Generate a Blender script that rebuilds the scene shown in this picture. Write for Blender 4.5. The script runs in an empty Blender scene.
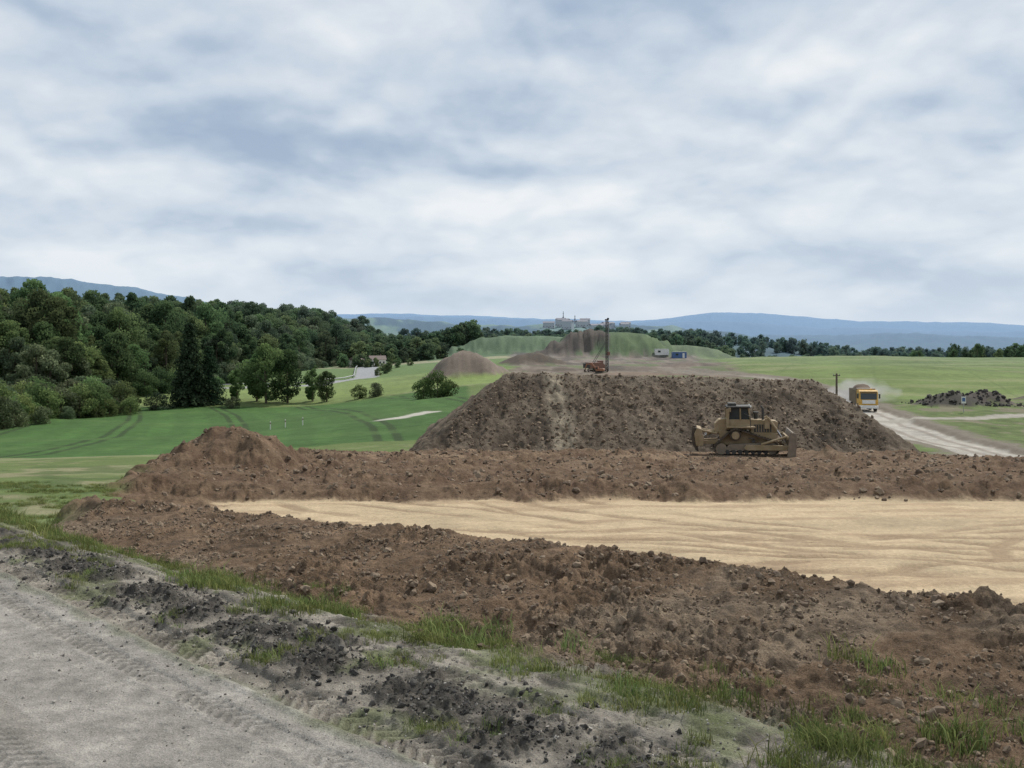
import bpy, math, random
import numpy as np
from mathutils import Vector, Matrix
random.seed(7); rng=np.random.default_rng(7)
scene=bpy.context.scene
pi=math.pi

# ---------------------------------------------------------------- noise
def _h(ix,iy,seed):
    n=(ix.astype(np.int64)*374761393+iy.astype(np.int64)*668265263+seed*1442695041)&0xffffffff
    n=((n^(n>>13))*1274126177)&0xffffffff
    n=((n^(n>>16))*2246822519)&0xffffffff
    n=n^(n>>15)
    return (n&0xffffff)/float(0x1000000)
def pn(x,y,seed=0):
    x0=np.floor(x);y0=np.floor(y);fx=x-x0;fy=y-y0
    u=fx*fx*fx*(fx*(fx*6-15)+10);v=fy*fy*fy*(fy*(fy*6-15)+10)
    def g(a,b):
        an=_h(x0+a,y0+b,seed)*2*pi
        return np.cos(an)*(fx-a)+np.sin(an)*(fy-b)
    a=g(0,0);b=g(1,0);c=g(0,1);d=g(1,1)
    return ((a+(b-a)*u)*(1-v)+(c+(d-c)*u)*v)*1.5
def fbm(x,y,o,seed=0,gain=.5):
    r=0;a=1;f=1
    for i in range(o):
        r=r+a*pn(x*f+13.1*i,y*f-7.7*i,seed+i);a*=gain;f*=2.03
    return r
def cobble(x,y,seed):
    xw=x+.25*pn(x*2.3,y*2.3,seed+5);yw=y+.25*pn(x*2.3+9,y*2.3+4,seed+6)
    x0=np.floor(xw);y0=np.floor(yw);best=np.zeros_like(x)
    for a in (-1,0,1):
        for b in (-1,0,1):
            cx=x0+a;cy=y0+b
            px=cx+_h(cx,cy,seed);py=cy+_h(cx,cy,seed+1);r=.15+.55*_h(cx,cy,seed+2)**2
            d=(px-xw)**2+(py-yw)**2
            best=np.maximum(best,np.sqrt(np.maximum(0,r*r-d)))
    return best
def ss(a,b,x):
    t=np.clip((x-a)/(b-a),0,1);return t*t*(3-2*t)
I=np.interp

# ---------------------------------------------------------------- terrain
def coords(x,y):
    s=x*.688+y*.726-4.55; t=-.726*x+.688*y
    return s,t
def fxe(y): return I(y,[150,225,300,400,520,600],[-112,-102,-95,-89,-83,-80])
def dirtmask(x,y,wob):
    s,t=coords(x,y)
    xb=I(y,[5,16.2,25,60,77],[-9,-7.8,-11.3,-21.5,-24])+wob*1.2
    ye=I(x,[24,30,36,60],[77.5,73,61,50])
    return ss(-.7,.7,x-xb)*ss(1.5,-1.5,y+wob-ye)*ss(2.1,2.8,s+.35*wob)
def cone(x,y,cx,cy,rx,ry,h,w=0,flat=0.):
    d=np.sqrt(((x-cx)/rx)**2+((y-cy)/ry)**2)
    return h*ss(1.05,flat,d+w)
HAUL=np.array([(33,40),(36,55),(40,72),(42.5,84),(43.5,92),(43.5,102),(45,118),(51,146),(57,175),(58,230),(50,300)],float)
HWY=np.array([(-140,300),(-95,290),(-60,300),(-50,345),(-62,430),(-75,520)],float)
PTH=np.array([(-17.5,139),(-14.5,142.5),(-12.5,147)],float)
def pathdist(P,x,y):
    best=np.full(x.shape,1e9)
    for (ax,ay),(bx,by) in zip(P[:-1],P[1:]):
        dx,dy=bx-ax,by-ay
        k=np.clip(((x-ax)*dx+(y-ay)*dy)/(dx*dx+dy*dy),0,1)
        best=np.minimum(best,np.hypot(x-ax-k*dx,y-ay-k*dy))
    return best
def field(x,y,full=False):
    x=np.asarray(x,float);y=np.asarray(y,float)
    n=x.shape[0]
    s,t=coords(x,y); r=np.hypot(x,y); yy=np.where(y>0,y,0); u=x/np.maximum(y,1)
    L=I(yy,[13,25,40,60,100,150,230,420,900,1500],[0,-1.2,-3,-5.2,-9.8,-13,-14,-13,-12,-14])
    R=I(yy,[8,18,40,62,75,90,150,400,520,1000,1500],[-.1,-2,-3.8,-6.4,-7.2,-7.9,-8.3,-8.8,-9.2,-12,-14])
    RR=I(yy,[8,18,40,62,75,90,150,280,400,440,700,1500],[-.1,-2,-3.8,-6.4,-7.2,-7.9,-8.3,-7.6,-8,-10,-26,-34])
    wr=ss(.17,.25,u)
    R=R*(1-wr)+RR*wr
    w=ss(-50-.1*np.maximum(yy-200,0),5,x)
    z=(L*(1-w)+R*w)*ss(0,7,s)
    z=z+fbm(x/60,y/60,3,3)*.8*ss(60,200,yy)+fbm(x/9,y/9,3,8)*.12*ss(2,6,s)
    df=np.clip(fxe(yy)-x,0,400)
    z+=I(df,[0,60,200,400],[0,6,8.5,9])*ss(190,240,yy)*ss(900,650,yy)
    nr=fbm(u*9,r/900,4,21)
    canopy=fbm(u*60,r/90,3,31)
    def ridge(z,top,r0,wd,am,cn):
        t_=top+nr*am+canopy*cn
        g=np.exp(-((r-r0)/wd)**2)
        return np.where(g>.003,np.maximum(z,z+(t_-z)*g),z)
    z=np.where(r>1200,z-10*ss(1200,2000,r),z)
    z=ridge(z,I(u,[-1,-.3,-.16,0,.1,.2,.3,.45,1],[-2,0,-1,-6,-7,-12,-20,-40,-40]),1050,130,5,1.2)
    z=ridge(z,I(u,[-1,-.3,-.16,-.06,0,.09,.14,.19,.27,.39,.5,1],[25,25,21,15,12,13,10,3,-13,-36,-60,-60]),1600,220,7,2.)
    z=ridge(z,I(u,[-1,-.55,-.45,-.38,-.33,-.25,-.15,1],[134,131,123,106,86,45,-10,-10]),2600,450,7,3)
    z=ridge(z,I(u,[-.3,-.2,-.1,0,.1,.14,.2,.25,.34,.44,.52,.7,1],[60,95,100,70,60,66,106,98,62,36,20,30,60]),6000,900,14,3)
    z=ridge(z,I(u,[-.3,-.1,.0,.1,.18,.3,.42,.55],[40,50,40,38,42,22,0,-10]),4200,500,12,3)
    col=np.zeros((n,3))
    def C(c): return np.array(c)[None,:]
    def mixc(c,m):
        nonlocal col
        m=np.clip(m,0,1)[:,None]; col=col*(1-m)+(c if isinstance(c,np.ndarray) else C(c))*m
    n1=fbm(x/25,y/25,4,41); n2=fbm(x/2.2,y/2.2,4,47); n3=fbm(x/.35,y/.35,3,53)*(r<160)
    col+=C((.105,.14,.047))
    mixc((.17,.185,.09),ss(-.1,.7,n1+.4*n2))
    nearL=ss(100,60,y)*ss(0,3,s)
    mixc((.21,.195,.115),nearL*ss(.05,.5,fbm(x/5,y/9,4,57)+.25*n2)*.8)
    mixc((.065,.095,.03),nearL*ss(.0,.4,fbm(x/4,y/8,4,58)+.15*n2)*.8)
    fld=ss(0,1,(y-(98+.25*(x+30)+2*n1)))*ss(226,224,y+.12*(x+60))*ss(-5.5,-7,x+.05*(y-150))
    ph=(x*.96+ .0011*(y-120)**2+.18*(y-120))
    tr=np.minimum(np.abs(np.mod(ph,18)-2),np.abs(np.mod(ph,18)-4.1))
    g=C((.052,.108,.028))*(1+.16*n1+.2*n2)[:,None]
    mixc(g,fld); mixc((.03,.05,.018),fld*ss(.65,.3,tr)*.9)
    mixc((.08,.135,.04),fld*ss(.1,.6,fbm(x/40,y/12,3,59))*.5)
    mixc((.04,.08,.022),fld*ss(.3,.7,np.abs(np.mod(ph/6,1)-.5)*2)*.35)
    f2=ss(227,230,y+.12*(x+60))*ss(420,415,y)*ss(8,-2,x-.03*(y-230))*ss(-4,4,x-fxe(yy))
    mixc(C((.15,.195,.065))*(1+.2*n1+.15*n2)[:,None],f2)
    mixc((.09,.12,.045),f2*ss(2.5,1.2,np.abs(y-300+.3*x)))
    mixc((.10,.15,.045),f2*ss(305,308,y+.3*x)*.8)
    f3=ss(420,424,y)*ss(1000,980,r)*ss(.17,.12,u)
    stripe=_h(np.floor((y+.35*x)/90),np.floor((x-.2*y)/170),77)
    mixc(C((.09,.135,.045))*(.7+.7*stripe)[:,None],f3)
    mixc((.24,.23,.13),f3*(stripe>.85))
    fr=ss(0,3,x-(50+.1*(y-150)))*ss(158,163,y)*ss(440,430,y)
    g=C((.115,.155,.048))*(1+.25*n1+.14*n2)[:,None]
    mixc(g,fr); mixc((.18,.195,.09),fr*ss(.0,.5,fbm(x/70,y/14,4,61))*.7)
    mixc((.08,.115,.035),fr*ss(.5,.2,np.abs(np.mod(x-.35*y,24)-3))*.4)
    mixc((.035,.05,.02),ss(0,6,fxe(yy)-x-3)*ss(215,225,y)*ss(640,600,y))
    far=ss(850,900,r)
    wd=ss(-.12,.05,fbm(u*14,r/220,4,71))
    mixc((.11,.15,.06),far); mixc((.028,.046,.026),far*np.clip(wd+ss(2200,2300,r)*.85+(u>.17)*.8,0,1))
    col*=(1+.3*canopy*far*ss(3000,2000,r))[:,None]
    cw=ss(0,5,x+3+3*n1)*ss(0,6,(58+.11*(y-200))-x+3*n1)*ss(195,215,y)*ss(560,500,y)
    cb=C((.14,.112,.085))*(1+.45*fbm(x/14,y/30,4,81)+.2*n2)[:,None]
    mixc(cb,cw); mixc((.20,.17,.135),cw*ss(.15,.4,fbm(x/5,y/60,3,83))*.7)
    mixc((.075,.058,.043),cw*ss(.1,.4,fbm(x/9,y/22,3,84))*.7)
    mixc((.10,.13,.05),cw*ss(.2,.4,fbm(x/16,y/35,3,85))*.7)
    ww=ss(0,5,x+2*n1)*ss(38,33,x+3*n1)*ss(76,80,y)*ss(215,200,y)
    mixc((.15,.12,.09),ww)
    wr2=ss(28,33,x)*ss(58,63,y)*ss(164,158,y)*ss(140,110,x)
    mixc(C((.09,.12,.04))*(1+.35*n2+.2*n1)[:,None],wr2); mixc((.16,.135,.10),wr2*ss(.1,.35,fbm(x/6,y/9,4,87)+.2*n2)*.75)
    hd=pathdist(HAUL,x,y)+.8*n1
    mixc((.16,.138,.11),ss(6.0,4.2,hd+n2))
    mixc(C((.34,.315,.275))*(1+.25*n2)[:,None],ss(3.3,2.4,hd+.5*n2)*ss(270,180,y)); mixc((.2,.175,.145),ss(.5,.2,np.abs(hd-1.2))*.7)
    z-=.35*ss(3.8,2.8,hd)*ss(60,75,y)
    h2=pathdist(np.array([(46,124),(58,126),(85,138),(130,150)]),x,y)+.5*n1
    mixc((.28,.26,.22),ss(2.2,1.3,h2+.4*n2)*(y>100))
    hw=pathdist(HWY,x,y); mixc((.27,.27,.27),ss(4.5,4,hw)); 
    pt=pathdist(PTH,x,y)+.6*n1; mixc((.38,.36,.31),ss(2.4,1.2,pt+.6*n2))
    # ---- earthwork mounds
    wN=fbm(x/7,y/7,4,91)
    near=(r<130)
    bm_=(r>70)&(r<135)&(x>-25)&(x<60)
    grit=np.zeros(n); gs_=np.zeros(n)
    xb_,yb_=x[bm_],y[bm_]
    grit[bm_]=.15*cobble(xb_/.8,yb_/.8,92)+.14*cobble(xb_/.4,yb_/.5,94)+.14*fbm(xb_/.6,yb_/.8,4,95,.6)+.15*fbm(xb_/2.4,yb_/2.8,3,96)
    gs_[bm_]=fbm(xb_/1.6+.3*fbm(xb_/3,yb_/3,2,98),yb_/8,4,93)
    top=-.95-.028*x-.055*np.maximum(y-89,0)
    m=(np.minimum(np.minimum((x+7.2)*1.05,(32.2-x)*1.25),np.minimum((y-78.7)*.66,(112-y)*.6))+.22*wN)*.74
    zm=np.minimum(-6.5+m,top+.10*wN)
    mm=(zm>z)&bm_
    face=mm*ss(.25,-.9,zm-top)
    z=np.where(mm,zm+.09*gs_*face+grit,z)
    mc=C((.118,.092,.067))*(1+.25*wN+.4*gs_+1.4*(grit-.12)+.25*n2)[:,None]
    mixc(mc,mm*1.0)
    mixc((.15,.122,.09),mm*ss(.15,.55,fbm(x/3.,y/5,4,89))*.6)
    mixc((.05,.038,.027),mm*ss(.15,.55,fbm(x/2.5,y/4,4,97))*.75)
    mixc((.29,.245,.18),mm*ss(1.5,.4,np.abs(x-3.9+.5*wN+.02*(y-80)))*np.clip(.6+.7*gs_+.5*n2,0,1))
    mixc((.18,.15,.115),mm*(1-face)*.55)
    rk=mm*.9
    for (cx,cy,rx,ry,h,fl,c) in [(-12,262,13,13,7.4,0,(.165,.135,.108)),(8,352,15,12,4.2,0,(.085,.066,.045)),
                              (44,450,36,30,10.3,.35,(.08,.11,.04)),(5,540,52,30,8.5,.3,(.09,.125,.05)),(82,480,36,20,4.5,.2,(.10,.125,.055)),
                              (22,435,24,10,3.0,.2,(.09,.07,.048)),
                              (66,150,6,5,1.9,0,(.06,.055,.045)),(72,153,6,5,1.9,0,(.07,.06,.05)),(88,165,6,4,1.0,0,(.09,.08,.06)),
                              (33,262,14,8,1.0,0,(.16,.12,.09)),(58,330,14,8,1.4,0,(.14,.11,.085))]:
        q=cone(x,y,cx,cy,rx,ry,h,.12*wN,fl); z+=q*(1+.08*n1)
        mixc(C(c)*(1+.22*fbm(x/6,y/9,3,99)+.12*n2)[:,None],ss(.04*h,.12*h,q))
    # ---- platform near
    wob=fbm(x/3,y/3,3,101)*.9
    D=dirtmask(x,y,wob)
    yp=y+.9*fbm(x/6,y/20,3,103)
    zp=I(yp,[8,15,40,41.3,43.5,48,60,77],[-1.8,-2.2,-3.85,-3.45,-3.6,-4.2,-5.1,-6.35])
    prof=I(s,[2.0,3.1,4.0,5.2,6.6,7.0,7.6,14],[-.02,-.2,-.16,-.08,.0,.0,-.2,-4.6])-.042*np.maximum(t-3.4,0)-.03*np.maximum(t-9,0)
    plat=np.where(s<7,prof,np.maximum(prof,zp))
    z=z*(1-D)+plat*D
    ispad=ss(-.12,.02,zp-prof)*(s>7)
    padm=ispad*ss(40.2,39.6,yp)*ss(-.9,.9,x+11.3-.2*(38-y)+wob)*D
    rough=D*(1-padm)
    rk=np.maximum(rk,rough)
    k=near&(rough>.01)
    xk,yk=x[k],y[k]
    flat=ss(4.0,7.5,np.hypot(xk-17,(yk-72.5)*.8))
    amp=rough[k]*(.5+.7*ss(-.4,.6,fbm(xk/2.5,yk/2.5,3,111)))*(1-.45*ss(12,17,t[k])*ss(26,20,yk+.0))
    big=ss(30,42,yk)
    ridged=1-np.abs(fbm(xk/.8,yk/.8,3,113))
    det=.085*cobble(xk/.24,yk/.24,121)+.06*cobble(xk/.11,yk/.11,127)*(yk<24)+.075*fbm(xk/.3,yk/.3,4,131,.6)+.12*fbm(xk/1.3,yk/1.3,3,133)+.05*ridged
    det2=.22*cobble(xk/.9,yk/.9,137)+.13*cobble(xk/.45,yk/.45,138)+.22*fbm(xk/2.1,yk/2.6,5,139)
    z[k]+=amp*(det+det2*big)*(.12+.88*flat)
    for (cx,cy,rr,h) in [(-15.9,57,4.4,2.4),(-17.5,53.5,4.5,.8),(-11,61,7,.6),(-14.5,44,5,.3),(20.9,66,1.3,1.1),(24,66,2,.35),(8,66,3,.35),
                         (-3,66,6,.25),(30,56,4,.4)]:
        dd=np.hypot(x-cx,y-cy)/rr+.16*wob+.05*bnz(x,y)
        z+=h*np.clip(1-dd,0,1)**1.05*(D>.3)
    bn=fbm(x/1.3,y/1.3,4,151); bn2=fbm(x/6,y/6,3,153); bn3=fbm(x/.5,y/.5,3,155)*(r<90)
    bc=C((.178,.120,.076))*(1+.4*bn+.2*n3+.25*bn3)[:,None]
    mixc(bc,D)
    mixc((.245,.195,.14),D*ss(.0,.6,bn2+.45*bn+.2*bn3)*.7*ss(34,26,y))
    mixc((.085,.06,.042),D*ss(.0,.55,bn3+.3*bn)*.6*ss(34,26,y))
    mixc((.102,.065,.042),D*ss(36,42,y)*ss(-.35,.35,bn)*.85)
    mixc((.24,.17,.11),D*ss(50,64,y)*ss(.1,.5,fbm(x/6,y/2.0,4,157))*.65)
    sw=fbm((x*.95+y*.15)/14,(y-.12*x)/1.3,4,161); sw2=fbm((x+.2*y)/5,(y-.1*x)/.5,3,163)
    pc=C((.43,.335,.215))*(1+.08*sw+.05*sw2+.05*n3+.17*bn2+.07*bn)[:,None]
    mixc(pc,padm)
    mixc((.29,.205,.13),padm*ss(.1,.6,.7*sw+.6*bn2+.25*bn)*.65)
    tk=np.zeros(n)
    for (ax,ay,R0) in [(20,62,35.0),(2,75,46.),(34,58,38.),(-20,90,70.),(45,10,34.),(16,70,44.5)]:
        arc=np.abs(np.hypot(x-ax,y-ay)-R0-.5*bn2);arc=np.minimum(arc,np.abs(arc-2.1))
        tk=np.maximum(tk,ss(.36,.12,arc)*ss(-.35,.3,fbm(x/5,y/5,2,165+int(R0))))
    mixc((.22,.155,.095),padm*tk*.7)
    z-=padm*(.05*tk)-.025*padm*sw*ss(0,1,padm)
    # ---- road and shoulder
    rd=ss(.12,-.12,s+.12*fbm(x/.8,y/.8,3,171))
    sh=(1-rd)*ss(3.1,1.7,s+.8*bn+.3*bn3)*ss(21,14.5,y+2*bn2)
    mixc(C((.215,.193,.162))*(1+.38*fbm(x/.6,y/.6,4,173)+.3*n3)[:,None],sh)
    gp=ss(.1,.45,fbm(x/.9,y/.9,4,175)+.35*ss(1.4,2.3,s)-.15+.5*ss(12,20,y))
    mixc((.105,.125,.05),(1-rd)*ss(3.2,2.0,s)*gp*.65*(y<60))
    mixc(C((.265,.247,.22))*(1+.14*fbm(x/2,y/2,3,177)+.24*n3)[:,None],rd)
    mixc((.19,.175,.15),rd*ss(.1,.6,fbm(t/7,s/.5,4,179))*.5)
    tm=(r<24)&(s<2.6)
    xs,ts,ssq=x[tm],t[tm],s[tm]
    band=.92+.22*fbm(ts/1.1,ts*0,3,181)
    dk=ss(.5,.1,np.abs(ssq-band)+.38*fbm(xs/.28,y[tm]/.28,4,183,.6))*ss(-.45,.15,fbm(ts/.8,ts*0+3,3,185)+.12)
    z[tm]+=dk*(.03+.08*cobble(xs/.13,y[tm]/.13,187)+.05*fbm(xs/.2,y[tm]/.2,3,189))
    cc=col[tm]; cc=cc*(1-dk[:,None]*.9)+C((.045,.041,.036))*dk[:,None]*.9; 
    dk2=ss(.2,.6,fbm(xs/.5,y[tm]/.5,4,191))*ss(-.1,.3,ssq)*.75
    cc=cc*(1-dk2[:,None])+C((.08,.072,.06))*dk2[:,None]; col[tm]=cc
    zz=z[tm]
    for sc,wd_,dp in [(.22,.17,.035),(-.36,.13,.014),(1.42,.16,.035),(1.9,.14,.025),(-2.6,.2,.01),(-1.9,.2,.007)]:
        ds=ssq-sc-.05*np.sin(ts*.6+sc)
        inside=ss(wd_,wd_*.75,np.abs(ds))
        chev=(np.sin((ts+np.abs(ds)*.9)*2*pi/.125)>0)*1.0
        brk=ss(-.45,-.05,fbm(ts/1.2,ts*0+sc*7,2,193))
        zz-=inside*dp*(1-.6*chev*brk)
        zz+=ss(.07,.0,np.abs(np.abs(ds)-wd_-.04))*dp*.5
        col[tm]*=(1-.28*inside*(1-chev)*brk)[:,None]
    zz+=(.022*fbm(xs/.3,y[tm]/.3,4,195))*ss(-.2,.3,ssq)*ss(2.6,2.2,ssq)+.004*fbm(xs/.05,y[tm]/.05,2,197)
    z[tm]=zz
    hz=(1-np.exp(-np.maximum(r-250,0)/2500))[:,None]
    col=col*(1-hz)+C((.175,.275,.42))*hz  # aerial haze painted into the ground albedo, bluer with distance
    col=np.clip(col,.01,.8)
    if full: return z,col,rk
    return z,col
def bnz(x,y): return fbm(x/.9,y/.9,3,199)
def Hz(x,y):
    return field(np.atleast_1d(np.asarray(x,float)),np.atleast_1d(np.asarray(y,float)))[0]
def gz(x,y): return float(Hz(x,y)[0])

def fast_mesh(name,V,F):
    me=bpy.data.meshes.new(name); V=np.asarray(V,np.float32);F=np.asarray(F,np.int32)
    m,k=F.shape
    me.vertices.add(len(V)); me.vertices.foreach_set('co',V.ravel())
    me.loops.add(m*k); me.loops.foreach_set('vertex_index',F.ravel())
    me.polygons.add(m); me.polygons.foreach_set('loop_start',np.arange(0,m*k,k,dtype=np.int32))
    me.update(calc_edges=True)
    return me
def link(name,me,col=None):
    o=bpy.data.objects.new(name,me); (col or scene.collection).objects.link(o); return o

# ---------------------------------------------------------------- materials
def nmat(name):
    m=bpy.data.materials.new(name); m.use_nodes=True; nt=m.node_tree; nt.nodes.clear()
    return m,nt,nt.nodes,nt.links
def add_haze(nt,color_socket):  # paints distance haze into the foliage colour, by length from the origin
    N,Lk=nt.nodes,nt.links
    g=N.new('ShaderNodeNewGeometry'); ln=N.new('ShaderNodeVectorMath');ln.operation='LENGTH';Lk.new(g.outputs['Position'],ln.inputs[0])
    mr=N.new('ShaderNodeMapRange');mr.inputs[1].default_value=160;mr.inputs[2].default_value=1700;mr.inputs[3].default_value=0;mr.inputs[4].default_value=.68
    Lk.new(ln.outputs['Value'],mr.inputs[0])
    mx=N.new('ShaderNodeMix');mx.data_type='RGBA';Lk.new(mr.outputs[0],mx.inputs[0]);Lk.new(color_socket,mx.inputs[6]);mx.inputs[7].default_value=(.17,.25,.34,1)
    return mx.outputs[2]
def simple(name,c,rough=.7,metal=0,var=.25,scale=3.,dust=None,dustamt=.4):
    m,nt,N,Lk=nmat(name)
    out=N.new('ShaderNodeOutputMaterial');b=N.new('ShaderNodeBsdfPrincipled');Lk.new(b.outputs[0],out.inputs[0])
    tc=N.new('ShaderNodeTexCoord');no=N.new('ShaderNodeTexNoise');no.inputs['Scale'].default_value=scale;no.inputs['Detail'].default_value=6
    Lk.new(tc.outputs['Object'],no.inputs['Vector'])
    r=N.new('ShaderNodeValToRGB');r.color_ramp.elements[0].position=.3;r.color_ramp.elements[1].position=.7
    d=dust or tuple(x*(1+var) for x in c)
    r.color_ramp.elements[0].color=(*[x*(1-var) for x in c],1);r.color_ramp.elements[1].color=(*[c[i]*(1-dustamt)+d[i]*dustamt for i in range(3)],1)
    Lk.new(no.outputs[0],r.inputs[0]);Lk.new(r.outputs[0],b.inputs['Base Color'])
    b.inputs['Roughness'].default_value=rough;b.inputs['Metallic'].default_value=metal
    return m
def ground_mat():
    m,nt,N,Lk=nmat('ground_material')
    out=N.new('ShaderNodeOutputMaterial');b=N.new('ShaderNodeBsdfPrincipled');Lk.new(b.outputs[0],out.inputs[0])
    at=N.new('ShaderNodeAttribute');at.attribute_name='Col';ra=N.new('ShaderNodeAttribute');ra.attribute_name='rk'
    geo=N.new('ShaderNodeNewGeometry')
    def noise(sc,det,ro=.68):
        no=N.new('ShaderNodeTexNoise');no.inputs['Scale'].default_value=sc;no.inputs['Detail'].default_value=det;no.inputs['Roughness'].default_value=ro
        Lk.new(geo.outputs['Position'],no.inputs['Vector']);return no.outputs[0]
    a=noise(60,4);c=noise(8,7);e=noise(.8,6);rr=noise(2.2,8,.75)
    def mr(s,lo,hi):
        q=N.new('ShaderNodeMapRange');q.inputs[1].default_value=.28;q.inputs[2].default_value=.72;q.inputs[3].default_value=lo;q.inputs[4].default_value=hi;Lk.new(s,q.inputs[0]);return q.outputs[0]
    def mul(p,q):
        k=N.new('ShaderNodeMath');k.operation='MULTIPLY';Lk.new(p,k.inputs[0]);Lk.new(q,k.inputs[1]);return k.outputs[0]
    f=mul(mul(mr(a,.62,1.38),mr(c,.75,1.25)),mr(e,.84,1.16))
    rv=mr(rr,.62,1.38);mxr=N.new('ShaderNodeMix');mxr.data_type='FLOAT';Lk.new(ra.outputs['Fac'],mxr.inputs[0]);mxr.inputs[2].default_value=1.;Lk.new(rv,mxr.inputs[3])
    f=mul(f,mxr.outputs[0])
    vm=N.new('ShaderNodeVectorMath');vm.operation='SCALE';Lk.new(at.outputs['Color'],vm.inputs[0]);Lk.new(f,vm.inputs['Scale'])
    Lk.new(vm.outputs[0],b.inputs['Base Color']);b.inputs['Roughness'].default_value=.95
    b.inputs['Specular IOR Level'].default_value=.15
    bp=N.new('ShaderNodeBump');bp.inputs['Strength'].default_value=.8;bp.inputs['Distance'].default_value=.014;Lk.new(a,bp.inputs['Height'])
    bp2=N.new('ShaderNodeBump');bp2.inputs['Strength'].default_value=.7;bp2.inputs['Distance'].default_value=.07;Lk.new(c,bp2.inputs['Height']);Lk.new(bp.outputs[0],bp2.inputs['Normal'])
    bp3=N.new('ShaderNodeBump');bp3.inputs['Distance'].default_value=.3;Lk.new(mul(ra.outputs['Fac'],mr(e,.6,.8)),bp3.inputs['Strength']);Lk.new(rr,bp3.inputs['Height']);Lk.new(bp2.outputs[0],bp3.inputs['Normal'])
    Lk.new(bp3.outputs[0],b.inputs['Normal'])
    return m
def leaf_mat(name,c1,c2,trans=.25,vlo=.6,vhi=1.55):
    m,nt,N,Lk=nmat(name)
    out=N.new('ShaderNodeOutputMaterial')
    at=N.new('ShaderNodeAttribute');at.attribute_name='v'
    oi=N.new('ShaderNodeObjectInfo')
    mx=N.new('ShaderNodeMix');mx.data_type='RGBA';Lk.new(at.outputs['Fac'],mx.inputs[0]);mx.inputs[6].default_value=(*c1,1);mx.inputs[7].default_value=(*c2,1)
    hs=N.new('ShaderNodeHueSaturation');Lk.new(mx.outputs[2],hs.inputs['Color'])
    rm=N.new('ShaderNodeMath');rm.operation='MULTIPLY';Lk.new(oi.outputs['Random'],rm.inputs[0]);rm.inputs[1].default_value=7.31
    fr=N.new('ShaderNodeMath');fr.operation='FRACT';Lk.new(rm.outputs[0],fr.inputs[0])
    for inp,lo,hi,src in (('Hue',.465,.525,fr.outputs[0]),('Value',vlo,vhi,oi.outputs['Random'])):
        q=N.new('ShaderNodeMapRange');q.inputs[3].default_value=lo;q.inputs[4].default_value=hi;Lk.new(src,q.inputs[0]);Lk.new(q.outputs[0],hs.inputs[inp])
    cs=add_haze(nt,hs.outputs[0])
    d=N.new('ShaderNodeBsdfDiffuse');t=N.new('ShaderNodeBsdfTranslucent');Lk.new(cs,d.inputs[0]);Lk.new(cs,t.inputs[0])
    ms=N.new('ShaderNodeMixShader');ms.inputs[0].default_value=trans;Lk.new(d.outputs[0],ms.inputs[1]);Lk.new(t.outputs[0],ms.inputs[2]);Lk.new(ms.outputs[0],out.inputs[0])
    return m
M_ground=ground_mat()
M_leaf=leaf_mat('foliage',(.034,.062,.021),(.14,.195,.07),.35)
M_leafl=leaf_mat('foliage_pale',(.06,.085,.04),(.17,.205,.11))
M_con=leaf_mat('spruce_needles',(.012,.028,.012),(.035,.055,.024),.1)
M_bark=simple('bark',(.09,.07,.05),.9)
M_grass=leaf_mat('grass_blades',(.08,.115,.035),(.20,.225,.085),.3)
def clodmat(name,c,c2):
    m,nt,N,Lk=nmat(name)
    out=N.new('ShaderNodeOutputMaterial');b=N.new('ShaderNodeBsdfPrincipled');Lk.new(b.outputs[0],out.inputs[0])
    oi=N.new('ShaderNodeObjectInfo');r=N.new('ShaderNodeValToRGB');r.color_ramp.elements[0].color=(*c,1);r.color_ramp.elements[1].color=(*c2,1)
    Lk.new(oi.outputs['Random'],r.inputs[0]);Lk.new(r.outputs[0],b.inputs['Base Color']);b.inputs['Roughness'].default_value=.95
    no=N.new('ShaderNodeTexNoise');no.inputs['Scale'].default_value=3;tc=N.new('ShaderNodeTexCoord');Lk.new(tc.outputs['Object'],no.inputs['Vector'])
    bp=N.new('ShaderNodeBump');bp.inputs['Strength'].default_value=.7;Lk.new(no.outputs[0],bp.inputs['Height']);Lk.new(bp.outputs[0],b.inputs['Normal'])
    return m
M_clod=clodmat('soil_clod_material',(.10,.069,.045),(.24,.18,.122))
M_dark=clodmat('dark_rubble_material',(.028,.026,.023),(.085,.077,.066))
M_stone=clodmat('gravel_stone_material',(.16,.14,.12),(.36,.33,.29))

# ---------------------------------------------------------------- ground sheet
def geo(a,b,q): 
    n=int(math.ceil(math.log(b/a)/q)); return a*np.exp(np.linspace(0,math.log(b/a),n,endpoint=False))
rows=np.concatenate([geo(1.2,5.8,.08),geo(5.8,20,.0030),geo(20,76,.0045),geo(76,98,.0022),geo(98,130,.006),geo(130,700,.010),geo(700,9500,.018),[9500]])
dense=np.radians(np.arange(-32,32.001,.08)); rest=np.radians(np.arange(35,326,3.))
ang=np.concatenate([dense,rest]); nr_,na=len(rows),len(ang)
A,Rr=np.meshgrid(ang,rows); X=(Rr*np.sin(A)).ravel();Y=(Rr*np.cos(A)).ravel()
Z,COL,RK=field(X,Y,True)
V=np.stack([X,Y,Z],1)
V=np.vstack([V,[[0,0,gz(0,.01)]]]); COL=np.vstack([COL,COL[:1]]);RK=np.append(RK,0)
i=np.arange(nr_-1)[:,None]; j=np.arange(na)[None,:]; jn=(j+1)%na
F=np.stack([(i*na+j)+0*jn,i*na+jn,(i+1)*na+jn,(i+1)*na+j],-1).reshape(-1,4)[:,::-1]
me=fast_mesh('ground',V,F)
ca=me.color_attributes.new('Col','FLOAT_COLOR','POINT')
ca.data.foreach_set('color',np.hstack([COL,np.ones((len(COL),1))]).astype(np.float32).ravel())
ra_=me.attributes.new('rk','FLOAT','POINT');ra_.data.foreach_set('value',RK.astype(np.float32))
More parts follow.
